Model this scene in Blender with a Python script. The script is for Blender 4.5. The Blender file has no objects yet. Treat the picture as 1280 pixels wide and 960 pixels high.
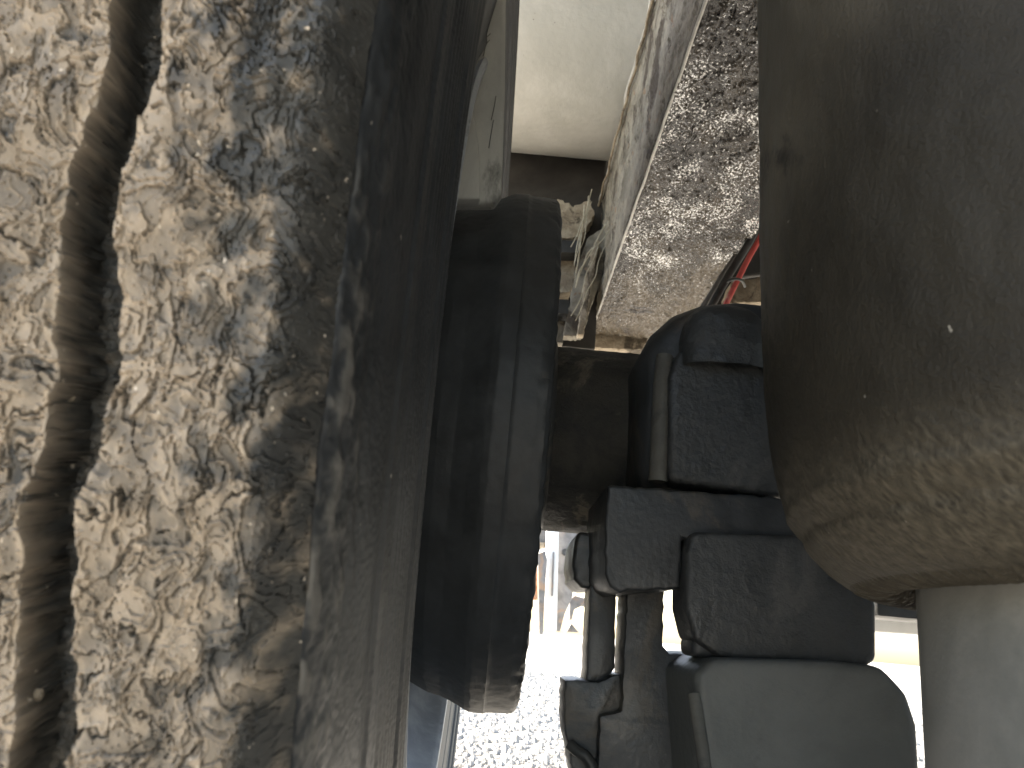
import bpy, bmesh, math, random
import numpy as np
from mathutils import Vector, Matrix
random.seed(7); R = math.radians
sc = bpy.context.scene
# ---------------------------------------------------------------- camera
PITCH, ROLL, F = R(17.5), math.asin(.09), 967.0
CAMZ = .36
cam_d = bpy.data.cameras.new('camera'); cam = bpy.data.objects.new('camera', cam_d)
sc.collection.objects.link(cam); sc.camera = cam
cam_d.sensor_width = 36; cam_d.lens = F/1280*36
cam_d.clip_start = .005; cam_d.clip_end = 2000
fw = Vector((0, math.cos(PITCH), math.sin(PITCH))); up0 = Vector((0, -math.sin(PITCH), math.cos(PITCH))); rt0 = Vector((1, 0, 0))
rt = rt0*math.cos(ROLL) + up0*math.sin(ROLL); upv = up0*math.cos(ROLL) - rt0*math.sin(ROLL)
cam.matrix_world = Matrix(((rt.x, upv.x, -fw.x, 0), (rt.y, upv.y, -fw.y, 0), (rt.z, upv.z, -fw.z, CAMZ), (0, 0, 0, 1)))
cam_d.dof.use_dof = True; cam_d.dof.focus_distance = .42; cam_d.dof.aperture_fstop = 32
def at(u, v, Y):            # point of the vertical plane at distance Y seen at a pixel of the 1280x960 photograph
    d = rt*((u-640)/F) + upv*((480-v)/F) + fw
    return Vector((d.x/d.y*Y, Y, CAMZ + d.z/d.y*Y))
# ---------------------------------------------------------------- light
SUN_EL, SUN_AZ = R(41), R(-45)      # azimuth from +Y (straight ahead), negative = left
w = bpy.data.worlds.new('World'); sc.world = w; w.use_nodes = True
nt = w.node_tree; bg = nt.nodes['Background']; sky = nt.nodes.new('ShaderNodeTexSky')
sky.sky_type = 'NISHITA'; sky.sun_disc = False; sky.sun_elevation = SUN_EL; sky.sun_rotation = SUN_AZ
sky.air_density = 1.0; sky.dust_density = 2.5; sky.ozone_density = 1
nt.links.new(sky.outputs[0], bg.inputs[0]); bg.inputs[1].default_value = .13
sl = bpy.data.lights.new('sun', 'SUN'); sun = bpy.data.objects.new('sun', sl); sc.collection.objects.link(sun)
sl.energy = 4.5; sl.angle = R(.6); sl.color = (1, .95, .87)
sd = Vector((math.sin(SUN_AZ)*math.cos(SUN_EL), math.cos(SUN_AZ)*math.cos(SUN_EL), math.sin(SUN_EL)))
sun.rotation_euler = sd.to_track_quat('Z', 'Y').to_euler(); sun.location = sd*6
sc.view_settings.view_transform = 'Standard'; sc.view_settings.look = 'None'
sc.view_settings.exposure = 2.7; sc.view_settings.gamma = 1
sc.view_settings.use_white_balance = True; sc.view_settings.white_balance_temperature = 7200; sc.view_settings.white_balance_tint = 10
sc.render.engine = 'CYCLES'; sc.cycles.max_bounces = 8; sc.cycles.diffuse_bounces = 5
# ---------------------------------------------------------------- numpy noise
_rng = np.random.RandomState(11); PERM = _rng.permutation(4096); ANG = _rng.rand(4096)*2*np.pi
GX, GY = np.cos(ANG), np.sin(ANG)
def perlin(x, y, seed=0):
    xi = np.floor(x).astype(np.int64); yi = np.floor(y).astype(np.int64); xf = x-xi; yf = y-yi
    f = lambda t: t*t*t*(t*(t*6-15)+10)
    def g(i, j, a, b):
        h = PERM[(PERM[(xi+i+seed*57) & 4095] + yi+j+seed*131) & 4095]; return GX[h]*a + GY[h]*b
    u, v = f(xf), f(yf)
    n0 = g(0,0,xf,yf)*(1-u) + g(1,0,xf-1,yf)*u; n1 = g(0,1,xf,yf-1)*(1-u) + g(1,1,xf-1,yf-1)*u
    return (n0*(1-v)+n1*v)*1.5
def fbm(x, y, o=4, seed=0):
    s = 0; a = 1; t = 0
    for k in range(o): s = s + a*perlin(x*2**k, y*2**k, seed+k*7); t += a; a *= .5
    return s/t*1.4
def sstep(a, b, x):
    t = np.clip((x-a)/(b-a), 0, 1); return t*t*(3-2*t)
# ---------------------------------------------------------------- materials
def mat(name, c1, c2, scale=30, rough=.6, rough2=None, bump=.3, bscale=None, bdist=.001, metal=0, spec=.5,
        c3=None, c3t=.6, spots=None, stretch=(1,1,1), attr=None, coat=0, lo=.35, hi=.65):
    m = bpy.data.materials.new(name); m.use_nodes = True; n = m.node_tree; N = n.nodes; L = n.links
    p = N['Principled BSDF']; tc = N.new('ShaderNodeTexCoord'); mp = N.new('ShaderNodeMapping'); mp.inputs['Scale'].default_value = stretch
    L.new(tc.outputs['Object'], mp.inputs[0])
    def noise(s, det=8, ro=.6, dist=0):
        t = N.new('ShaderNodeTexNoise'); t.inputs['Scale'].default_value = s; t.inputs['Detail'].default_value = det
        t.inputs['Roughness'].default_value = ro; t.inputs['Distortion'].default_value = dist; L.new(mp.outputs[0], t.inputs['Vector']); return t.outputs[0]
    def rng(src, a, b, c=0, d=1):
        r = N.new('ShaderNodeMapRange'); r.interpolation_type = 'SMOOTHSTEP'
        for i, v_ in zip((1,2,3,4), (a,b,c,d)): r.inputs[i].default_value = v_
        L.new(src, r.inputs[0]); return r.outputs[0]
    def mix(f, a, b):
        x = N.new('ShaderNodeMix'); x.data_type = 'RGBA'; L.new(f, x.inputs[0])
        for s, v_ in ((6, a), (7, b)):
            if isinstance(v_, tuple): x.inputs[s].default_value = (*v_, 1)
            else: L.new(v_, x.inputs[s])
        return x.outputs[2]
    f = rng(noise(scale, 9, .65, .4), lo, hi); col = mix(f, c1, c2); rf = f
    if attr:
        A = N.new('ShaderNodeAttribute'); A.attribute_name = attr[0]
        col = mix(A.outputs['Fac'], col, attr[1]); 
    if c3: col = mix(rng(noise(scale*.37, 10, .7, 1.0), c3t-.04, c3t+.06), col, c3)
    if spots: col = mix(rng(noise(spots[0], 3, .5), spots[1], spots[1]+.04), col, spots[2])
    L.new(col, p.inputs['Base Color'])
    L.new(rng(rf, 0, 1, rough, rough if rough2 is None else rough2), p.inputs['Roughness'])
    if attr and len(attr) > 2:
        r = N.new('ShaderNodeMapRange'); L.new(A.outputs['Fac'], r.inputs[0]); r.inputs[3].default_value = rough; r.inputs[4].default_value = attr[2]
        L.new(r.outputs[0], p.inputs['Roughness'])
    p.inputs['Metallic'].default_value = metal; p.inputs['Specular IOR Level'].default_value = spec
    p.inputs['Coat Weight'].default_value = coat; p.inputs['Coat Roughness'].default_value = .12
    b = N.new('ShaderNodeBump'); b.inputs['Strength'].default_value = bump; b.inputs['Distance'].default_value = bdist
    L.new(noise(bscale or scale*5, 6, .6), b.inputs['Height']); L.new(b.outputs[0], p.inputs['Normal'])
    return m
M = {}
TAN = (.40, .315, .225)
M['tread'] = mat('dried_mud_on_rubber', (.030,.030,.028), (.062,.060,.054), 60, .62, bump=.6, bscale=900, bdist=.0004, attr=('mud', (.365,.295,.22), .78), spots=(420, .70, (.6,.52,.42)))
M['sidewall'] = mat('tyre_sidewall_rubber', (.017,.020,.023), (.032,.036,.040), 45, .5, .6, spec=.35, bump=.3, bscale=500, bdist=.0004, attr=('mud', (.22,.205,.18), .8), spots=(300,.74,(.35,.32,.28)))
M['drum'] = mat('black_drum_iron', (.024,.026,.027), (.040,.043,.045), 30, .5, .6, bump=.35, bscale=260, bdist=.0006, spec=.4, c3=(.055,.055,.052), c3t=.7)
M['black'] = mat('black_dusty_steel', (.015,.017,.018), (.034,.037,.039), 22, .42, .6, bump=.6, bscale=240, bdist=.0008, spec=.8, c3=(.07,.06,.047), c3t=.57)
M['axle'] = mat('dusty_axle_steel', (.016,.017,.017), (.05,.047,.04), 30, .55, .75, bump=1, bscale=260, bdist=.002, spec=.3, c3=(.12,.105,.08), c3t=.58)
M['black2'] = mat('dusty_black_casting', (.030,.032,.032), (.050,.052,.051), 30, .42, .65, bump=.8, bscale=90, bdist=.003, spec=.7, c3=(.075,.073,.068), c3t=.62)
M['chamber'] = mat('glare_lifted_chamber_grey', (.105,.110,.104), (.15,.154,.144), 12, .5, .65, bump=.5, bscale=120, bdist=.002, spec=.5, c3=(.07,.075,.074), c3t=.62)  # colour lightened to carry the glare veil over the lower shell
M['rubber'] = mat('dusty_bellows_rubber', (.009,.008,.006), (.017,.015,.011), 20, .6, .75, bump=.7, bscale=600, bdist=.0008, spec=.2, attr=('dust', (.17,.145,.105), .6), c3=(.026,.023,.019), c3t=.62, spots=(230, .74, (.25,.23,.19)))
M['piston'] = mat('grey_piston', (.14,.142,.131), (.20,.198,.182), 18, .45, .6, bump=.35, bscale=250, bdist=.0006, c3=(.2,.19,.165), c3t=.62)
M['tank'] = mat('cream_tank_paint', (.52,.515,.47), (.63,.62,.575), 9, .38, .5, bump=.5, bscale=120, bdist=.0012, spec=.4, spots=(90,.735,(.08,.06,.045)), c3=(.46,.42,.35), c3t=.66)
M['rim'] = mat('grey_rim_paint', (.22,.24,.26), (.34,.36,.38), 25, .45, .6, bump=.3, bscale=200, c3=(.1,.1,.1), c3t=.62)
M['panel'] = mat('grey_plastic_panel', (.25,.25,.232), (.36,.355,.325), 20, .6, .7, bump=.3, bscale=180, c3=(.06,.06,.055), c3t=.63, stretch=(1,1,.35))
M['railside'] = mat('flaking_grey_rail_paint', (.14,.125,.095), (.30,.27,.215), 28, .8, .95, bump=.9, bscale=110, bdist=.003, c3=(.07,.055,.04), c3t=.55, spots=(60,.66,(.24,.17,.115)))
M['dusty'] = mat('highlight_grey_steel', (.09,.088,.078), (.15,.145,.125), 30, .7, bump=.6, bscale=250, c3=(.05,.05,.048), c3t=.6)  # lighter grey for the painted highlight strips on casting and chamber
M['edge'] = mat('scraped_bright_edge', (.4,.39,.36), (.62,.6,.55), 50, .35, .5, bump=.5, bscale=300, metal=.2)
M['mud'] = mat('caked_dry_mud', (.27,.215,.15), (.46,.39,.29), 40, .85, bump=1, bscale=200, bdist=.004, c3=(.1,.08,.055), c3t=.57)
M['straw'] = mat('dry_straw', (.36,.32,.23), (.55,.5,.38), 60, .8, bump=.2)
M['red'] = mat('red_hose', (.45,.05,.04), (.6,.1,.085), 40, .4, .5, bump=.2, c3=(.5,.25,.2), c3t=.6)
M['hose'] = mat('black_hose', (.02,.022,.022), (.06,.06,.055), 40, .45, .6, bump=.2)
M['floor'] = mat('dark_truck_floor', (.02,.018,.015), (.05,.045,.04), 8, .8, bump=.5)
M['white'] = mat('white_leg_paint', (.7,.7,.68), (.8,.8,.78), 10, .4, bump=.2, c3=(.45,.4,.33), c3t=.64)
M['steel'] = mat('grey_leg_steel', (.12,.115,.11), (.22,.21,.2), 14, .5, bump=.3, c3=(.3,.2,.13), c3t=.6)
M['rust'] = mat('rusty_steel', (.32,.13,.06), (.45,.25,.14), 25, .8, bump=.5, c3=(.2,.15,.12), c3t=.56)
M['ground'] = mat('pale_gravel', (.24,.235,.22), (.42,.41,.385), 38, .9, bump=1, bscale=26, bdist=.03, c3=(.13,.125,.11), c3t=.62)
def oily():
    m = mat('oil_wet_rail', (.018,.014,.010), (.055,.041,.027), 16, .12, .25, bump=1, bscale=210, bdist=.006, spec=.6, coat=.35, attr=('dry', (.13,.10,.062), .38), c3=(.012,.006,.004), c3t=.6)
    n = m.node_tree; N = n.nodes; L = n.links; p = N['Principled BSDF']
    tc = N.new('ShaderNodeTexCoord'); A_ = N.new('ShaderNodeAttribute'); A_.attribute_name = 'glinting'
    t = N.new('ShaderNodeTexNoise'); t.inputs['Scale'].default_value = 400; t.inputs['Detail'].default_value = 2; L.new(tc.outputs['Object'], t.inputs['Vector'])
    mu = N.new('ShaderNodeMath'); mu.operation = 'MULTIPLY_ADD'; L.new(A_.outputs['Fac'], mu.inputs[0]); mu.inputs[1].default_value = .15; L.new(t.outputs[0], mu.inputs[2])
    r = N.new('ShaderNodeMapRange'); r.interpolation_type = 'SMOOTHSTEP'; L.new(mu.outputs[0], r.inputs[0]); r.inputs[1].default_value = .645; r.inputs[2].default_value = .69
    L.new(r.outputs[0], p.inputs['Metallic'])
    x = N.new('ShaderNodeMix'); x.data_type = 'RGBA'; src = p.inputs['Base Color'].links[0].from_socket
    L.new(r.outputs[0], x.inputs[0]); L.new(src, x.inputs[6]); x.inputs[7].default_value = (.95,.94,.92,1); L.new(x.outputs[2], p.inputs['Base Color'])  # near-white flecks paint the glints of the oil into the colour
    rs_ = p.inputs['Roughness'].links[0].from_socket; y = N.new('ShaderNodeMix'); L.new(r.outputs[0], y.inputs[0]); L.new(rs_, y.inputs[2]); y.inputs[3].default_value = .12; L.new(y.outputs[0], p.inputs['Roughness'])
    return m
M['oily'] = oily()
# ---------------------------------------------------------------- helpers
def tag(o, label=None, cat=None, group=None, kind=None):
    for k, v in (('label', label), ('category', cat), ('group', group), ('kind', kind)):
        if v: o[k] = v
    return o
def thing(name, loc, label, cat, group=None):
    o = bpy.data.objects.new(name, None); o.location = loc; o.empty_display_size = .05; sc.collection.objects.link(o)
    return tag(o, label, cat, group)
def wloc(o):
    l = Vector(o.location)
    while o.parent: o = o.parent; l += Vector(o.location)
    return l
def link(name, me, material, parent=None, smooth=True):
    o = bpy.data.objects.new(name, me); sc.collection.objects.link(o)
    if material: me.materials.append(M[material])
    if parent:
        o.parent = parent
        if parent.type == 'EMPTY': o.matrix_parent_inverse = Matrix.Translation(-Vector(parent.location))
    if smooth:
        me.polygons.foreach_set('use_smooth', [True]*len(me.polygons))
        try: me.set_sharp_from_angle(angle=R(38))
        except Exception: pass
    return o
def gridmesh(name, P, closed_v=False, attrs=None, flip=False):
    nu, nv = P.shape[:2]; idx = np.arange(nu*nv).reshape(nu, nv)
    a = idx if not closed_v else np.concatenate([idx, idx[:, :1]], 1)
    q = np.stack([a[:-1,:-1], a[1:,:-1], a[1:,1:], a[:-1,1:]], -1).reshape(-1, 4)
    if flip: q = q[:, ::-1]
    me = bpy.data.meshes.new(name); n = len(q)
    me.vertices.add(nu*nv); me.vertices.foreach_set('co', P.reshape(-1).astype(np.float32))
    me.loops.add(n*4); me.loops.foreach_set('vertex_index', q.reshape(-1).astype(np.int32))
    me.polygons.add(n); me.polygons.foreach_set('loop_start', np.arange(0, n*4, 4, dtype=np.int32)); me.polygons.foreach_set('loop_total', np.full(n, 4, np.int32))
    me.update(calc_edges=True)
    for k, v in (attrs or {}).items():
        A = me.attributes.new(k, 'FLOAT', 'POINT'); A.data.foreach_set('value', np.clip(v, 0, 1).reshape(-1).astype(np.float32))
    return me
def from_bm(bm, name, bevel=0, seg=2):
    bmesh.ops.recalc_face_normals(bm, faces=bm.faces)
    if bevel: bmesh.ops.bevel(bm, geom=[e for e in bm.edges if e.calc_face_angle(0) > .5], offset=bevel, segments=seg, profile=.6, affect='EDGES', clamp_overlap=True)
    me = bpy.data.meshes.new(name); bm.to_mesh(me); bm.free(); return me
def box(name, lo, hi, material, parent=None, bevel=.002, seg=2):
    bm = bmesh.new(); bmesh.ops.create_cube(bm, size=1)
    lo, hi = Vector(lo), Vector(hi)
    for v in bm.verts: v.co = Vector((lo[i] + (v.co[i]+.5)*(hi[i]-lo[i]) for i in range(3)))
    return link(name, from_bm(bm, name, bevel, seg), material, parent)
def prism(name, pts, y0, y1, material, parent=None, bevel=.002, seg=2, jitter=0):
    """outline in x,z given as Vectors, extruded along y"""
    bm = bmesh.new(); P = [(p.x, p.z) for p in pts]
    if jitter:
        Q = []
        for i, (x, z) in enumerate(P):
            x2, z2 = P[(i+1) % len(P)]; n = max(1, int(math.hypot(x2-x, z2-z)/.004))
            for k in range(n): t = k/n; Q.append((x+(x2-x)*t+random.gauss(0, jitter), z+(z2-z)*t+random.gauss(0, jitter)))
        P = Q
    a = [bm.verts.new((x, y0, z)) for x, z in P]; b = [bm.verts.new((x, y1, z)) for x, z in P]
    bm.faces.new(a); bm.faces.new(b[::-1])
    for i in range(len(P)): j = (i+1) % len(P); bm.faces.new((a[j], a[i], b[i], b[j]))
    bmesh.ops.recalc_face_normals(bm, faces=bm.faces)
    if bevel:
        bmesh.ops.bevel(bm, geom=[e for e in bm.edges if e.calc_face_angle(0) > (.9 if jitter else .5)], offset=bevel, segments=seg, profile=.6, affect='EDGES', clamp_overlap=True)
    me = bpy.data.meshes.new(name); bm.to_mesh(me); bm.free()
    return link(name, me, material, parent)
def A(Y, *uv): return [at(u, v, Y) for u, v in uv]
def spin_x(name, prof, yc, zc, material, parent, n=160, bump=0, cap=False):
    prof = np.array(prof, float); th = np.linspace(0, 2*np.pi, n, endpoint=False)
    r = prof[:, 1][:, None] * np.ones(n); x = prof[:, 0][:, None]*np.ones(n)
    if bump: r = r + bump*fbm(x*120+5, th[None]*prof[:,1].max()*120+9, 3)
    P = np.stack([x, yc - r*np.cos(th), zc - r*np.sin(th)], -1)
    return link(name, gridmesh(name, P, True), material, parent)
def spin_z(name, prof, xc, yc, material, parent, n=128):
    prof = np.array(prof, float); th = np.linspace(0, 2*np.pi, n, endpoint=False)
    r = prof[:, 0][:, None]; P = np.stack([xc + r*np.cos(th), yc + r*np.sin(th), prof[:, 1][:, None]*np.ones(n)], -1)
    return link(name, gridmesh(name, P, True), material, parent)
def tube(name, pts, r, material, parent=None, res=3, n=8):
    cu = bpy.data.curves.new(name, 'CURVE'); cu.dimensions = '3D'; cu.bevel_depth = r; cu.bevel_resolution = res; cu.use_fill_caps = True
    s = cu.splines.new('NURBS'); s.points.add(len(pts)-1); s.order_u = 3; s.use_endpoint_u = True; s.resolution_u = n
    for p, q in zip(s.points, pts): p.co = (*q, 1)
    o = bpy.data.objects.new(name, cu); dg = bpy.context.evaluated_depsgraph_get(); sc.collection.objects.link(o)
    bpy.context.view_layer.update(); me = bpy.data.meshes.new_from_object(o.evaluated_get(bpy.context.evaluated_depsgraph_get()))
    bpy.data.objects.remove(o); bpy.data.curves.remove(cu); me.name = name; me.materials.clear()
    return link(name, me, material, parent)
def bolt(name, c, axis, r, h, material, parent):
    bm = bmesh.new(); bmesh.ops.create_cone(bm, cap_ends=True, segments=6, radius1=r, radius2=r*.96, depth=h)
    q = Vector(axis).to_track_quat('Z', 'Y').to_matrix().to_4x4(); bm.transform(Matrix.Translation(c) @ q)
    return link(name, from_bm(bm, name, r*.08, 1), material, parent)
# ---------------------------------------------------------------- setting
def ground():
    def ax(a, b, n0):
        t = np.linspace(-1, 1, n0); return a + (b-a)*(.5+.5*np.sign(t)*np.abs(t)**5)
    X = ax(-400, 400, 90); Y = ax(-400, 400, 90); x, y = np.meshgrid(X, Y, indexing='ij')
    z = .0*x
    o = link('ground', gridmesh('ground', np.stack([x, y, z], -1)), 'ground'); tag(o, kind='structure')
ground()
gv_v = []; gv_f = []
rg = np.random.RandomState(3)
for i in range(9000):
    d = 2.2 + 7*rg.rand()**1.3; a = rg.uniform(-.12, .16) if rg.rand() < .7 else rg.uniform(.3, .7)
    x = d*math.tan(a); s = rg.uniform(.004, .016)*(1+d*.12); b = len(gv_v)
    for k in range(6):
        dx = [(1,0,0), (-1,0,0), (0,1,0), (0,-1,0), (0,0,.8), (0,0,-.5)][k]
        j = rg.uniform(.6, 1.3); gv_v.append((x+dx[0]*s*j, d+dx[1]*s*j, .002+dx[2]*s*j*.8))
    for f in ((0,2,4), (2,1,4), (1,3,4), (3,0,4), (2,0,5), (1,2,5), (3,1,5), (0,3,5)): gv_f.append([b+q for q in f])
me = bpy.data.meshes.new('gravel'); me.from_pydata(gv_v, [], gv_f); o = link('gravel', me, 'ground', smooth=False); tag(o, kind='stuff', label='loose pale gravel scattered over the sunlit ground beyond the wheel', cat='gravel')
# the vehicle's floor above (keeps the sky off the running gear)
tf = thing('truck_floor', (.6, .6, 1.50), 'dark underside of the truck floor above the tank and rail', 'truck floor')
box('floor_plate', (-.42, -3.2, 1.53), (2.2, 1.75, 1.57), 'floor', tf, .004)
for k in range(10): box('floor_bearer', (-.40, -3.1+.5*k, 1.475), (2.18, -3.04+.5*k, 1.528), 'floor', tf, .004)
def plain_wheel(x0, y, label):  # unseen wheels added to block light from across the truck
    t = thing('truck_wheel', (x0, y, 0), label, 'wheel', 'unseen wheels added across the truck to block light')
    spin_x('tyre', [(x0-.13,.29),(x0-.14,.36),(x0-.14,.45),(x0-.12,.49),(x0,.5),(x0+.12,.49),(x0+.14,.45),(x0+.14,.36),(x0+.13,.29)], y, .5, 'sidewall', t, 72)
    spin_x('rim', [(x0-.13,.29),(x0-.12,.27),(x0-.02,.2),(x0-.01,.01)], y, .5, 'steel', t, 48)
for y in (.615, -.75): plain_wheel(1.75, y, 'black truck wheel added far across the truck, inner one of its pair '+('on the same axle' if y > 0 else 'behind the camera')); plain_wheel(2.06, y, 'black truck wheel added far across the truck, outer one of its pair '+('on the same axle' if y > 0 else 'behind the camera'))
box_t = thing('side_blocker', (1.9, -2.1, .35), 'black side locker added out of view below the far edge of the truck floor', 'blocker')  # unseen box added to keep side light off the running gear
box('blocker_body', (1.6, -2.9, .35), (2.15, -1.35, 1.47), 'floor', box_t, .01)
cr2 = thing('chassis_rail', (1.5, -.8, .86), 'second dark chassis rail on the far side of the truck', 'chassis rail')
box('rail_body', (1.46, -3.1, .86), (1.54, 1.6, 1.47), 'floor', cr2, .004)
cb = thing('rear_blocker', (.6, -.62, .8), 'dark cross member added unseen behind the viewer to block light', 'cross member')  # unseen member added to shut out the sky from behind
box('blocker_web', (.12, -.66, .80), (1.45, -.60, 1.47), 'floor', cb, .004)
# ---------------------------------------------------------------- wheel
YC, ZC, RT = .615, .50, .5
wheel = thing('truck_wheel', (-.15, YC, 0), 'muddy truck wheel seen close from the front, cracked dried mud over its tread', 'wheel')
def tyre():
    # angular samples: dense where the photograph looks
    th = np.concatenate([np.arange(R(-6), R(34), .0005), np.arange(R(34), R(354), R(1.2))])
    # --- tread band
    xs = np.concatenate([np.arange(-.27, -.115, .0025), np.arange(-.115, -.0335, .00025)])
    x, t = np.meshgrid(xs, th, indexing='ij'); s = t*RT
    wob = .0050*fbm(s*24+3, s*0+1.5, 4, 3) + .0007*fbm(s*160, s*0, 2, 9)
    wob = wob + .0012*sstep(R(12), R(5), t) + .0016*np.abs(perlin(s*38+.3, s*0+.5, 19))
    def groove(c, wd, dp, k=1):
        d = np.abs(x - c - wob*k); return dp*(1-sstep(wd*.74, wd*1.0, d))
    fade = 1 - sstep(R(31), R(35), t)
    X, S = x*1000, s*1000                                            # millimetres
    wx = 3.4*fbm(X/10, S/13, 2, 1); wy = 4.2*fbm(X/10+40, S/13, 2, 2)
    a = fbm((X+wx*1.3)/5.6, (S+wy)/9.0, 2, 5) + .10*fbm(X/1.6, S/1.9, 2, 6)
    b = fbm((X+wx)/3.9+9, (S+wy*1.2)/6.5, 2, 15) + .07*fbm(X/1.2, S/1.4, 2, 16)
    c = fbm((X+wx*1.5)/5.4+31, (S+wy)/21, 2, 25) + .085*fbm(X/1.3+9, S/1.5, 3, 26)
    e = fbm(X/1.1, S/1.3, 3, 35)
    G = lambda f, lv, w: np.exp(-((f-lv)/w)**2)
    amt = sstep(-.35, .05, fbm(X/12+60, S/16, 2, 45))
    terr = sstep(-.30,-.27,a)*.45 + sstep(.06,.09,a)*.40*amt + sstep(.42,.45,a)*.35
    rim = G(a,-.235,.035) + .9*G(a,.125,.03)*amt + .7*G(a,.49,.03)
    line = G(a,-.315,.02) + .8*G(a,.045,.016)*amt + .8*G(a,.405,.018)
    vein = G(b, .0, .04)*sstep(.15,-.25,a) ; ring = G(b,.40,.03); dimple = sstep(.44,.60,b)
    crack = G(c,.0,.020)*sstep(-.35,-.05,fbm(X/14+5, S/20, 2, 41)) + .7*G(c,.33,.016)*sstep(-.1,.2,fbm(X/11+25, S/16, 2, 42))
    crim = G(c,.055,.03)*.5 + G(c,-.055,.03)*.5
    soft = fbm(X/7+3, S/9, 2, 66)
    h = terr + .38*rim - .5*line + .4*vein + .35*ring - .5*dimple - 1.6*crack + .25*crim + .85*soft + .10*fbm(X/2.2, S/2.6, 2, 71) + .045*e
    gr = fbm(X/.9+3, S/.9, 1, 81); h = h + .45*sstep(.66, .82, gr)
    h = h*.00085*fade
    shoulder = sstep(-.052, -.036, x)
    drop = .016*sstep(-.043, -.030, x)**1.5
    low = .0022*fbm(s*30, x*40, 2, 91)*fade
    ledge = .0009*sstep(-.0610-.004, -.066+.0005, x)*0
    gv = groove(-.0745, .0050, .0125) + groove(-.125, .005, .012, .7) + groove(-.18, .005, .012, -.6) + groove(-.235, .004, .012)
    ing = np.clip(gv/.008, 0, 1)
    r = RT - drop + low + h*(1-.75*ing) - gv*(1+.10*fbm(X/2.5, S/3, 3, 161))
    r = r + ing*(.0009*fbm(X/2.6+20, S/3.1, 4, 171) + .0008*sstep(.35,.6,fbm(X/1.8, S/1.8, 2, 181)))*fade
    xw = x + ing*fade*(.0010*fbm(r*1000/2.4, S/3.0, 3, 191) + .0004*fbm(r*1000/.9, S/1.1, 2, 193))
    P = np.stack([xw, YC - r*np.cos(t), ZC - r*np.sin(t)], -1)
    sh = fbm(X/6+70, S/9, 4, 101)
    grey = sstep(.02, .55, fbm(X/6.5+12, S/8.5, 2, 151) - .5*soft)
    edge = np.exp(-((np.abs(x+.0745-wob)-.0056)/.0006)**2)  # pale highlight along the groove edges, painted through the mud mask
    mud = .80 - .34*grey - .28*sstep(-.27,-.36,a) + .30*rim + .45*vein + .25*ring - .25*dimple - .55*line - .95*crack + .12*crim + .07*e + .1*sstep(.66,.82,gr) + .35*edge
    mud = mud*(1 - sstep(-.06, .30, (x+.050)*16 + sh*.40 + .24*(1-sstep(R(5), R(15), t)) ))
    mud = mud*(1-ing) + ing*(.02+.22*fbm(X/3, S/4, 3, 111) - .10*sstep(R(16), R(4), t))
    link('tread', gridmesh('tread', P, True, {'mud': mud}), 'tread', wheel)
    # --- sidewall on the vehicle side: rounded shoulder, bulge, ribs, bead
    prof = np.array([(-.0400,.4840),(-.0345,.4878),(-.0335,.4885),(-.0318,.484),(-.0305,.478),(-.0300,.470),(-.0285,.462),(-.0275,.452),(-.0268,.440),(-.0262,.428),(-.0260,.415),(-.0262,.400),
        (-.0268,.388),(-.0256,.3835),(-.0254,.3795),(-.0272,.3765),(-.0275,.366),(-.0270,.362),(-.0272,.356),(-.0296,.352),(-.0312,.340),(-.0335,.325),(-.036,.312),(-.0375,.303),(-.0365,.2995),(-.0370,.296),(-.041,.289)])
    d = np.r_[0, np.cumsum(np.hypot(*np.diff(prof, axis=0).T))]; q = np.arange(0, d[-1], .0007)
    px = np.interp(q, d, prof[:, 0]); pr = np.interp(q, d, prof[:, 1])
    k = np.ones(5)/5; px2 = np.convolve(np.pad(px, 2, 'edge'), k, 'valid'); pr2 = np.convolve(np.pad(pr, 2, 'edge'), k, 'valid')
    xx = px2[:, None]*np.ones(len(th)); rr = pr2[:, None]*np.ones(len(th)); tt = th[None]*np.ones(len(px2))[:, None]; ss = tt*.4
    fd = 1 - sstep(R(31), R(35), tt)
    rib = .0006*np.sin(tt*2*np.pi/R(.36))*sstep(.302, .306, rr)*(1-sstep(.345, .35, rr))*sstep(R(6), R(16), tt)*fd
    rib += .0007*np.sign(np.sin(tt*2*np.pi/R(.55)))*sstep(.368,.370,rr)*(1-sstep(.374,.376,rr))*sstep(R(12.0), R(12.6), tt)*(1-sstep(R(15), R(15.4), tt))
    muds = sstep(.455, .485, rr)
    hm = fbm(rr*1000/5, ss*1000/8, 4, 121)
    rings = .00045*np.sin(rr*2*np.pi/.0062)*sstep(.34,.35,rr)*(1-sstep(.43,.44,rr)) + .0010*np.exp(-((rr-.447)/.0012)**2) + .0009*np.exp(-((rr-.392)/.001)**2) - .0012*np.exp(-((rr-.330)/.001)**2)
    xx = xx + rings + rib + (.0009*hm*muds + .00012*fbm(rr*700, ss*500, 2, 131))*fd
    mm = sstep(.05, .5, hm + .9*muds - .75)*.5*sstep(R(3),R(14),tt) + .07*sstep(R(0), R(30), tt)*(.6+.4*fbm(rr*60, ss*30, 3, 141)) + .02
    P = np.stack([xx, YC - rr*np.cos(tt), ZC - rr*np.sin(tt)], -1)
    link('sidewall', gridmesh('sidewall', P, True, {'mud': mm}), 'sidewall', wheel)
    # far sidewall, plain
    pf = [(-.27,.5),(-.283,.485),(-.29,.45),(-.292,.40),(-.285,.34),(-.275,.29)]
    spin_x('outer_sidewall', pf, YC, ZC, 'sidewall', wheel, 120)
tyre()
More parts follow.
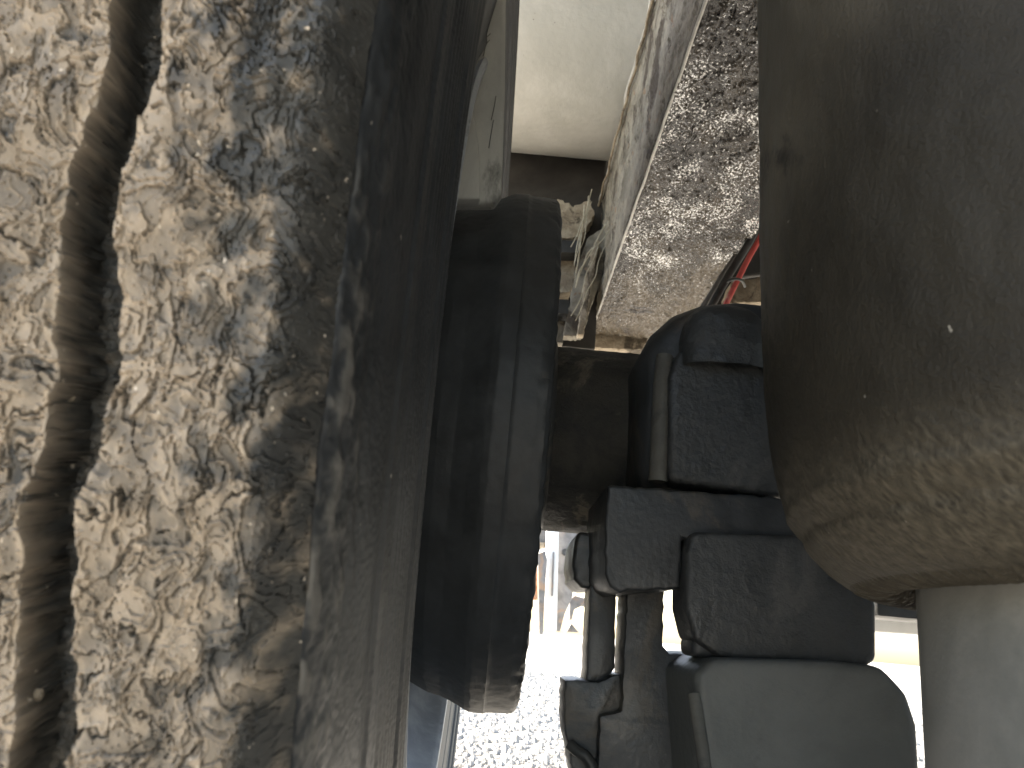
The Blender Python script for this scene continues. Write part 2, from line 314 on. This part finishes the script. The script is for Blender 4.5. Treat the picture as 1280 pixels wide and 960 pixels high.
def stone(u, v, rad, s_):
    Y = .12
    for _ in range(60):
        p = at(u, v, Y); Y += (math.hypot(p.y-YC, p.z-ZC) - rad)*.6
    bm = bmesh.new(); bmesh.ops.create_icosphere(bm, subdivisions=2, radius=s_)
    for q in bm.verts: q.co = Vector((q.co.x*random.uniform(.8,1.1), q.co.y*random.uniform(.6,.9), q.co.z*random.uniform(.8,1.2))) + p
    me = bpy.data.meshes.new('stone'); bm.to_mesh(me); bm.free(); link('stone', me, 'mud', wheel)
for a_ in ((48,868,.4955,.0010), (84,495,.4945,.0013)): stone(*a_)
# rim: flange, barrel, disc
rim = spin_x('rim', [(-.0395,.2885),(-.0365,.290),(-.0345,.2875),(-.0350,.283),(-.040,.279),(-.052,.276),(-.066,.262),(-.09,.256),(-.22,.256),(-.25,.270),(-.27,.285)], YC, ZC, 'rim', wheel, 220)
spin_x('wheel_disc', [(-.205,.2555),(-.212,.22),(-.205,.17),(-.17,.15),(-.165,.08),(-.165,.02)], YC, ZC, 'rim', wheel, 120)
for k in range(10):
    a = 2*math.pi*k/10 + .2
    bolt('wheel_nut', Vector((-.158, YC - .135*math.cos(a), ZC - .135*math.sin(a))), (1, 0, 0), .015, .02, 'steel', wheel)
# ---------------------------------------------------------------- brake drum
drum = thing('brake_drum', (-.02, YC, ZC-.2), 'black cast iron brake drum between the tyre sidewall and the axle', 'brake drum')
def drum_mesh():
    n = 420; th = np.linspace(0, 2*np.pi, n, endpoint=False)
    prof = [(-.15,.165),(-.10,.176),(-.062,.180),(-.040,.189),(-.030,.191),(-.020,.195),(-.013,.1985),(-.009,.1997),(.0005,.2000),(.0012,.1994),(.0030,.1990),(.015,.1985),(.0205,.198),(.0230,.1955),(.0238,.192),(.0238,.17)]
    prof = np.array(prof); d = np.r_[0, np.cumsum(np.hypot(*np.diff(prof, axis=0).T))]; q = np.unique(np.r_[d, np.arange(0, d[-1], .0022)])
    x = np.interp(q, d, prof[:,0])[:,None]*np.ones(n); r = np.interp(q, d, prof[:,1])[:,None]*np.ones(n); t = th[None]*np.ones(len(q))[:,None]
    big = fbm(t*9+4, x*30, 4, 7); chip = sstep(.012, .022, x)*sstep(.12, .45, fbm(t*16, x*60, 3, 17))*.0022
    r = r + .0003*big - chip + .0005*fbm(t*60, x*220, 3, 27)
    x = x - .0016*sstep(.018,.023,x)*fbm(t*22, x*0, 3, 37)
    link('drum_shell', gridmesh('drum_shell', np.stack([x, YC-r*np.cos(t), ZC-r*np.sin(t)], -1), True), 'drum', drum)
drum_mesh()
spin_x('backing_plate', [(.0215,.185),(.0225,.184),(.020,.15),(.016,.10),(.016,.06)], YC, ZC, 'black', drum, 160)
# ---------------------------------------------------------------- axle
axle = thing('axle', (.3, YC, ZC-.06), 'black axle tube running from the brake drum to the cast seat, dusty underneath', 'axle')
spin_x('axle_tube', [(.015,.0745+.0008*(k%2)) if k<1 else (.015+.006*k,.0745) for k in range(0, 210)], YC, ZC+.011, 'axle', axle, 200, .0007)
spin_x('axle_collar', [(.0235,.0),(.0235,.0785),(.025,.080),(.031,.080),(.033,.0785),(.033,.06)], YC, ZC+.011, 'black', axle, 96)
# ---------------------------------------------------------------- cast seat on the axle
def dome(name, xc, yc, rx, ry, z0, z1, material, parent, p=2.6, n=96, bumpa=.0008, seed=5):
    v = np.linspace(0, 1, 60); th = np.linspace(0, 2*np.pi, n, endpoint=False)
    zz = z0 + (z1-z0)*np.sin(v*np.pi/2)**.9; rr = np.clip(1-((zz-z0)/(z1-z0+1e-6))**(p*1.6), 0, 1)**(1/p); rr[-1] = 0
    T = th[None]; cx = np.sign(np.cos(T))*np.abs(np.cos(T))**.8; sy = np.sign(np.sin(T))*np.abs(np.sin(T))**.8
    P = np.stack([xc+rx*rr[:,None]*cx, yc+ry*rr[:,None]*sy, zz[:,None]*np.ones(n)], -1)
    P = P + bumpa*fbm(P[...,0]*80+P[...,1]*50, P[...,2]*80, 3, seed)[...,None]
    return link(name, gridmesh(name, P, True), material, parent)
seat = thing('suspension_casting', (.17, .53, .40), 'black domed casting bolted over the axle left of the air spring', 'casting')
S = .50
prism('seat_body', A(S, (800,618),(798,520),(800,445),(818,410),(845,386),(880,373),(925,369),(975,374),(1010,385),(1060,420),(1060,640)), S, S+.13, 'black', seat, .022, 6)
prism('seat_cheek', A(S-.02, (838,600),(836,470),(846,440),(866,425),(1000,425),(1050,440),(1050,632)), S-.016, S+.03, 'black2', seat, .014, 6)
tube('edge_highlight', [at(831,446,S-.006), at(827,480,S-.008), at(825,540,S-.008), at(822,602,S-.008)], .0060, 'dusty', seat, 5)  # pale strip painting the edge highlight of the casting
dome('cap', *(lambda q: (q.x, q.y))(at(905, 470, S-.01)), .030, .018, at(900,470,S).z, at(900,392,S).z, 'black2', seat)
plate = thing('clamp_plate', tuple(at(870, 700, .5)), 'thick black clamp plate under the axle seat with a squared lower corner', 'clamp plate')
prism('plate', A(.47, (760,606),(985,622),(1010,690),(853,672),(851,736),(776,739),(764,735),(757,718),(755,690),(757,640)), .47, .57, 'black', plate, .006, 4, .0004)
pad = thing('rubber_stop', tuple(at(737, 738, .55)), 'small black block with rounded corners left of the clamp plate', 'stop block')
prism('block', A(.55, (724,664),(758,668),(758,736),(726,735),(718,724),(716,700),(718,676)), .55, .62, 'black', pad, .005, 3, .0003)
post = thing('bracket', tuple(at(740, 950, .53)), 'black stepped bracket hanging below the clamp plate, ground showing through its slot', 'bracket')
prism('strap', A(.54, (738,730),(771,730),(769,835),(762,845),(750,854),(732,856),(735,800)), .54, .575, 'black', post, .003, 2, .0003)
prism('step', A(.53, (706,850),(748,852),(775,842),(779,888),(752,896),(748,1010),(722,1010),(712,935),(706,915)), .53, .572, 'black', post, .003, 2, .0004)
prism('web', A(.52, (784,730),(831,734),(829,808),(838,816),(862,818),(864,896),(900,1010),(745,1010),(750,895),(777,889)), .52, .56, 'black', post, .003, 2, .0003)
tube('hose', [at(712,930,.525), at(722,940,.522), at(735,945,.52), at(748,975,.52)], .0035, 'hose', post)
# ---------------------------------------------------------------- brake chamber (lower right)
ch = thing('brake_chamber', tuple(at(1000, 1000, .5)), 'dusty black brake chamber with clamped band, lower right beside the grey piston', 'brake chamber')
def blob(name, uvs, y0, y1, material, parent, bev): return prism(name, uvs, y0, y1, material, parent, bev, 6)
blob('upper_shell', A(.46, (868,800),(858,760),(858,690),(866,664),(1000,668),(1097,752),(1097,826),(1080,836),(900,822)), .46, .50, 'black2', ch, .022)
blob('clamp_band', A(.455, (872,796),(1060,800),(1086,812),(1080,842),(1040,836),(872,822)), .466, .50, 'black', ch, .012)
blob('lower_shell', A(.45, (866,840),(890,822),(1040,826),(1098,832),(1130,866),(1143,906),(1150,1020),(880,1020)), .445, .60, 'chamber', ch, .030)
tube('side_highlight', [at(868,868,.449), at(872,900,.445), at(880,950,.444), at(886,1010,.444)], .0036, 'dusty', ch)  # pale strip painting the highlight down the lower shell
bolt('nut', at(1052, 850, .45), (0,-1,0), .006, .008, 'black', ch)
flange = box('mounting_flange', at(1098, 770, .60), at(1131, 757, .66), 'black', ch, .002)
lb = thing('far_beam', tuple(at(1110, 775, 1.2)), 'pale beige beam end seen in the gap left of the grey piston', 'beam')
prism('beam', A(1.2, (1060,752),(1180,760),(1180,796),(1060,788)), 1.2, 1.26, 'white', lb, .004)
# ---------------------------------------------------------------- air spring
BX, BY = .234, .218
spring = thing('air_spring', (BX, BY, .10), 'large dusty black air spring bellows on a grey piston at the right', 'air spring')
def bellows():
    prof = np.array([(.09,.80),(.13,.80),(.146,.78),(.150,.74),(.151,.65),(.151,.56),(.1515,.50),(.1508,.46),(.1497,.438),(.1475,.42),(.1440,.4065),(.1385,.3955),(.131,.3875),(.1235,.3825),(.117,.3805),(.111,.3815),(.106,.386),(.1035,.394),(.103,.41)])
    d = np.r_[0, np.cumsum(np.hypot(*np.diff(prof, axis=0).T))]; q = np.unique(np.r_[np.arange(0, .35, .004), np.arange(.35, d[-1], .0012)])
    from numpy import interp
    r0, z0 = interp(q, d, prof[:,0]), interp(q, d, prof[:,1])
    k = np.ones(7)/7; r0 = np.convolve(np.pad(r0, 3, 'edge'), k, 'valid'); z0 = np.convolve(np.pad(z0, 3, 'edge'), k, 'valid')
    th = np.linspace(0, 2*np.pi, 900, endpoint=False)
    r = r0[:,None]*np.ones(len(th)); z = z0[:,None]*np.ones(len(th)); t = th[None]*np.ones(len(q))[:,None]; s = t*.15
    lobe = sstep(.46, .40, z)
    # mould and roll marks
    bump = .0008*fbm(s*60, z*45, 4, 3)*(1-lobe) + lobe*(.0005*fbm(s*90+z*120, z*220, 4, 13) + .0010*np.exp(-((z-.4045)/.0022)**2) - .0010*np.exp(-((z-.398)/.0015)**2))
    fold = (r < .1235)*(z < .39)*.0006*np.sin(t*210+z*500+3*fbm(t*6,z*40,2,7))
    r = r + bump; z = z + fold
    # dust: settled along the side that faces the drum, a band that ends above the lobe
    ang = (t - np.pi*.925)                                             # side facing the axle
    ang = np.arctan2(np.sin(ang), np.cos(ang))
    n1 = fbm(s*14, z*12, 4, 23); n2 = fbm(s*330, z*330, 4, 33); streak = fbm(s*22+z*16, z*5, 3, 43)
    dust = .75*sstep(.62, .10, np.abs(ang) + .16*n1 + .06*n2)*sstep(.43, .49, z+.03*n2+.03*n1)*.62*(1-.35*sstep(.5,.62,z))
    dust += .16*sstep(.05, .6, streak) * sstep(.47, .55, z)
    dust += lobe*(.17+.17*sstep(-.3, .5, n2+.2*n1)+.22*fbm(s*900,z*900,2,34))*sstep(.376,.390,z)*sstep(.428,.400,z+.006*n1)  # painted highlight on the rolled lobe, carried by the same mask
    dust += .06*sstep(.0,.6,n2)*(.4+fbm(s*900,z*900,2,36))+.05*sstep(.0,.5,n1)
    dust = dust*(1-.85*sstep(.405,.43,z+.01*n1)*sstep(.53,.48,z+.03*n1+.01*n2)*sstep(np.pi*.93, np.pi*1.03, t+.06*n2)) + .07
    link('bellows', gridmesh('bellows', np.stack([BX+r*np.cos(t), BY+r*np.sin(t), z], -1), True, {'dust': dust}), 'rubber', spring)
bellows()
spin_z('piston', [(.1035,.42),(.1040,.385),(.1043,.36),(.1052,.30),(.106,.22),(.107,.14),(.108,.105),(.100,.10),(.0,.10)], BX, BY, 'piston', spring, 160)
spin_z('top_plate', [(.0,.80),(.092,.80),(.092,.812),(.0,.812)], BX, BY, 'black', spring, 96)
# ---------------------------------------------------------------- chassis rail
ZR, XA, XC, XB_TOP = .86, .1275, .2885, 1.075
rail = thing('chassis_rail', (.2, .5, ZR), 'oil-wet rusty chassis rail running away overhead, its flaking grey side towards the tank', 'chassis rail')
def rail_mesh():
    y = np.r_[np.arange(-.3, .45, .01), np.arange(.45, 1.285, .0011)]; x = np.linspace(XA, XC, 210)
    X, Y = np.meshgrid(x, y, indexing='ij')
    z = ZR + .0022*fbm(X*60, Y*40, 4, 3) + .0011*fbm(X*260, Y*200, 3, 13)
    z -= .0035*np.exp(-((X-XA-.004)/.003)**2)
    z += .0011*sstep(-.1,.45,fbm(X*210+7, Y*150, 2, 83)) + .0008*np.maximum(0,fbm(X*330+17, Y*240, 2, 93))
    blob = np.exp(-(((X-.205)/.011)**2 + ((Y-.67)/.016)**2)**2); z += .006*blob
    scab = sstep(.1, .35, fbm(X*45+3, Y*22, 3, 23)); z -= .0018*scab
    dry = sstep(.82, 1.22, Y + .22*fbm(X*25, Y*14, 4, 33) + .5*(X-.2))*.9 + .25*sstep(.25,.5, fbm(X*30+9, Y*14, 4, 43)) + .15*sstep(.75,.6,Y)*sstep(.19,.23,X)
    P = np.stack([X, Y, z], -1); glinting = (.25+.75*sstep(.47,.60,Y-.9*(X-XA)))*sstep(1.10, .86, Y + .12*fbm(X*25+5, Y*14, 3, 95))*(.05+1.5*fbm(X*24+40, Y*15, 4, 97)+.35*sstep(.55,.75,Y)+.25*sstep(.2,.14,X))  # also the mask that clusters the painted oil glints
    link('rail_underside', gridmesh('rail_underside', P, attrs={'dry': dry, 'glinting': glinting}, flip=False), 'oily', rail)
    zz = np.linspace(ZR-.002, XB_TOP, 80); Z, Y = np.meshgrid(zz, y, indexing='ij')
    xx = XA + .0018*fbm(Y*35, Z*60, 4, 53) + .0008*fbm(Y*160, Z*200, 3, 63) - .0015*sstep(.1,.3,fbm(Y*18,Z*40,3,73))
    link('rail_side', gridmesh('rail_side', np.stack([xx, Y, Z], -1), flip=True), 'railside', rail)
rail_mesh()
box('rail_core', (XA+.004, -.3, ZR+.008), (XC-.001, 1.28, XB_TOP-.001), 'railside', rail, .002)
def ragged(name, x, z, y0, y1, r, material, parent, amp=.0018, seed=0):
    pts = []; rs = np.random.RandomState(seed); yy = y0
    while yy < y1: pts.append((x+rs.normal(0, amp), yy, z+rs.normal(0, amp))); yy += .03
    return tube(name, pts, r, material, parent, 2, 3)
ragged('bright_edge', XA+.001, ZR-.003, -.25, 1.28, .0016, 'edge', rail, .0004, 1)
ragged('top_lip', XA-.003, XB_TOP-.004, -.25, 1.27, .0032, 'edge', rail, .0015, 2)
ragged('flaking_lip', XA-.006, XB_TOP-.012, .5, 1.2, .0018, 'mud', rail, .002, 3)
# hanger at the far end of the rail
hg = thing('spring_hanger', (.14, 1.28, .835), 'mud caked hanger plate at the far lower end of the chassis rail', 'hanger')
prism('lower_lip', A(1.27, (703,424),(726,421),(810,424),(800,441),(705,436)), 1.255, 1.33, 'mud', hg, .003, 2, .0008)
prism('side_plate', A(1.11, (704,420),(712,380),(722,330),(736,296),(762,280),(768,300),(744,368),(727,420)), 1.11, 1.13, 'railside', hg, .002, 2, .0008)
prism('rib', A(1.09, (722,418),(733,340),(744,300),(750,300),(741,345),(730,418)), 1.09, 1.108, 'mud', hg, .0015, 2, .0006)
bolt('bolt', at(716, 432, 1.25), (0,-1,0), .008, .012, 'edge', hg)
cm = thing('cross_member', (.0, 1.16, .9), 'mud covered black cross member behind the drum, below the cream tank', 'cross member')
box('web', (-.4, 1.17, .80), (.1285, 1.21, 1.47), 'floor', cm, .003)
box('web_extension', (.292, 1.32, .70), (1.45, 1.35, 1.47), 'floor', cm, .003)
box('web_end', (.1, 1.33, .862), (.292, 1.36, 1.47), 'floor', cm, .003)
def ledge(uvs, mt='mud', y0=1.13, y1=1.165): prism('mud_ledge', A(y0, *uvs), y0, y1, mt, cm, .003, 2, .0012)
ledge([(640,252),(700,250),(716,258),(738,250),(742,268),(730,290),(716,298),(640,296)])
ledge([(640,322),(716,322),(722,340),(712,366),(640,368)])
ledge([(640,400),(708,402),(704,428),(640,430)], 'railside')
prism('bar', A(1.11, (640,372),(712,374),(711,392),(640,390)), 1.11, 1.14, 'black', cm, .002)
prism('bar', A(1.10, (640,298),(726,300),(724,316),(640,314)), 1.10, 1.13, 'black', cm, .002)
# straw and loose fibres caught on the hanger
st = thing('straw_tuft', tuple(at(735, 330, 1.04)), 'dry straw strands caught on the ragged edge of the hanger', 'straw')
rs = random.Random(4)
for k in range(11):
    u0 = rs.uniform(730, 765); v0 = rs.uniform(236, 320); p = []; u, v = u0, v0; L = rs.uniform(40, 100)
    for j in range(6):
        t = j/5; p.append(at(u0 - (u0-714)*t*rs.uniform(.7,1) + rs.uniform(-3,3), v0 + L*t, 1.04+rs.uniform(-.008,.008)))
    tube('strand', p, rs.uniform(.0005, .0011), 'straw', st, 1, 3)
# ---------------------------------------------------------------- tank
tank = thing('air_tank', (-.1, 1.056, 1.111), 'cream painted cylindrical air tank above the brake drum', 'tank')
spin_x('tank_shell', [(-.42,.0),(-.42,.08),(-.41,.13),(-.38,.155),(-.34,.172)]+[(-.34+.02*k,.173) for k in range(1, 26)]+[(.19,.17),(.21,.14),(.22,.09),(.222,0)], 1.056, 1.284, 'tank', tank, 200, .0003)
# ---------------------------------------------------------------- grey panel above the drum
pn = thing('dust_shield', tuple(at(600, 245, .42)), 'narrow scuffed grey panel with a raised arched rib standing above the drum', 'panel')
prism('panel', A(.42, (548,-60),(633,-60),(631,120),(627,238),(618,252),(540,252)), .42, .432, 'panel', pn, .003, 3)
prism('arched_rib', A(.412, (552,248),(560,190),(570,150),(579,132),(587,133),(594,152),(599,185),(600,248)), .412, .4215, 'panel', pn, .003, 5)
for (a, b, c) in (((598,48),(606,50),(613,42)), ((602,60),(607,56),(612,50)), ((604,70),(608,58),(606,46)), ((614,150),(618,135),(620,120)), ((611,185),(614,165),(617,150))):
    tube('scratch', [at(*a,.4194), at(*b,.4194), at(*c,.4194)], .0003, 'black', pn, 1, 3)
# stiff fibres on the tank
# ---------------------------------------------------------------- hoses on the right
hs = thing('red_air_hose', tuple(at(925, 330, .86)), 'red air hose bundled with black hoses right of the rail', 'hose')
tube('red_line', [at(985,215,.82), at(958,285,.84), at(938,318,.86), at(922,350,.87), at(905,385,.88), at(890,420,.9)], .0036, 'red', hs)
tube('clip', [at(908,352,.85), at(920,347,.845), at(930,352,.85), at(931,358,.87)], .0018, 'hose', hs)
bh = thing('black_air_hose', tuple(at(905, 340, .9)), 'black air hose hard against the rail edge beside the red hose', 'hose')
tube('hose', [at(975,215,.86), at(945,290,.88), at(922,326,.9), at(906,352,.9), at(884,392,.9)], .0052, 'hose', bh)
bh2 = thing('grey_air_hose', tuple(at(895, 360, .9)), 'thin grey hose nearest the lower end of the rail', 'hose')
tube('hose', [at(962,235,.93), at(925,312,.93), at(905,340,.92), at(890,365,.91), at(868,400,.9)], .0035, 'steel', bh2)
bb = thing('tan_bracket', tuple(at(935, 355, 1.0)), 'mud coloured bracket behind the red hose', 'bracket')
prism('plate', A(1.0, (915,352),(970,344),(970,376),(905,380)), 1.0, 1.03, 'mud', bb, .002, 2, .0006)
tube('rod', [at(915,350,.985), at(935,344,.985), at(965,342,.985)], .003, 'steel', bb)
# ---------------------------------------------------------------- things beyond, in the sun
def leg(name, Y, uv, dy, mt, label, cat='support leg', extra=None):
    t = thing(name, tuple(at(uv[-1][0], uv[-1][1], Y)), label, cat)
    prism('leg_tube', A(Y, *uv), Y, Y+dy, mt, t, .006, 2); return t
wl = leg('landing_leg', 4.0, [(684,640),(699,640),(696,789),(682,788)], .08, 'white', 'white painted landing leg of a trailer beyond the axle')
prism('gear_strip', A(3.99, (691,690),(693,690),(691,745),(689,745)), 3.98, 4.0, 'steel', wl, .001)
gl = leg('landing_leg', 4.2, [(699,640),(722,640),(716,745),(706,768),(700,790),(690,788)], .1, 'steel', 'dark grey steel leg just right of the white leg')
bolt('bolt', at(706,690,4.19), (0,-1,0), .02, .02, 'black', gl)
rl = leg('landing_leg', 3.9, [(672,692),(682,688),(684,700),(681,750),(679,794),(674,793)], .06, 'steel', 'narrow grey steel bar left of the white leg')
ru = leg('rusty_plate', 4.1, [(664,700),(676,695),(674,750),(664,750)], .03, 'rust', 'small rusty plate at the edge of the brake drum', 'plate')
pb = thing('far_frame', tuple(at(700, 655, 4.4)), 'brown frame beam above the landing legs', 'beam')
prism('beam', A(4.4, (640,600),(760,610),(760,668),(640,690)), 4.4, 4.6, 'steel', pb, .01)
prism('beam_lip', A(4.35, (640,678),(690,678),(690,684),(640,684)), 4.34, 4.4, 'mud', pb, .005)
fg = thing('mudguard', tuple(at(728, 760, 4.5)), 'dark curved mudguard between the landing legs and the bracket', 'mudguard')
prism('guard', A(4.5, (712,775),(712,750),(718,744),(732,748),(745,756),(745,762),(728,757),(718,762),(715,775)), 4.5, 4.6, 'steel', fg, .005)
ck = thing('wheel_chock', tuple(at(715, 790, 4.6)), 'small dark triangular chock beside the grey leg', 'chock')
prism('chock', A(4.6, (708,790),(714,779),(724,791)), 4.6, 4.75, 'steel', ck, .004)
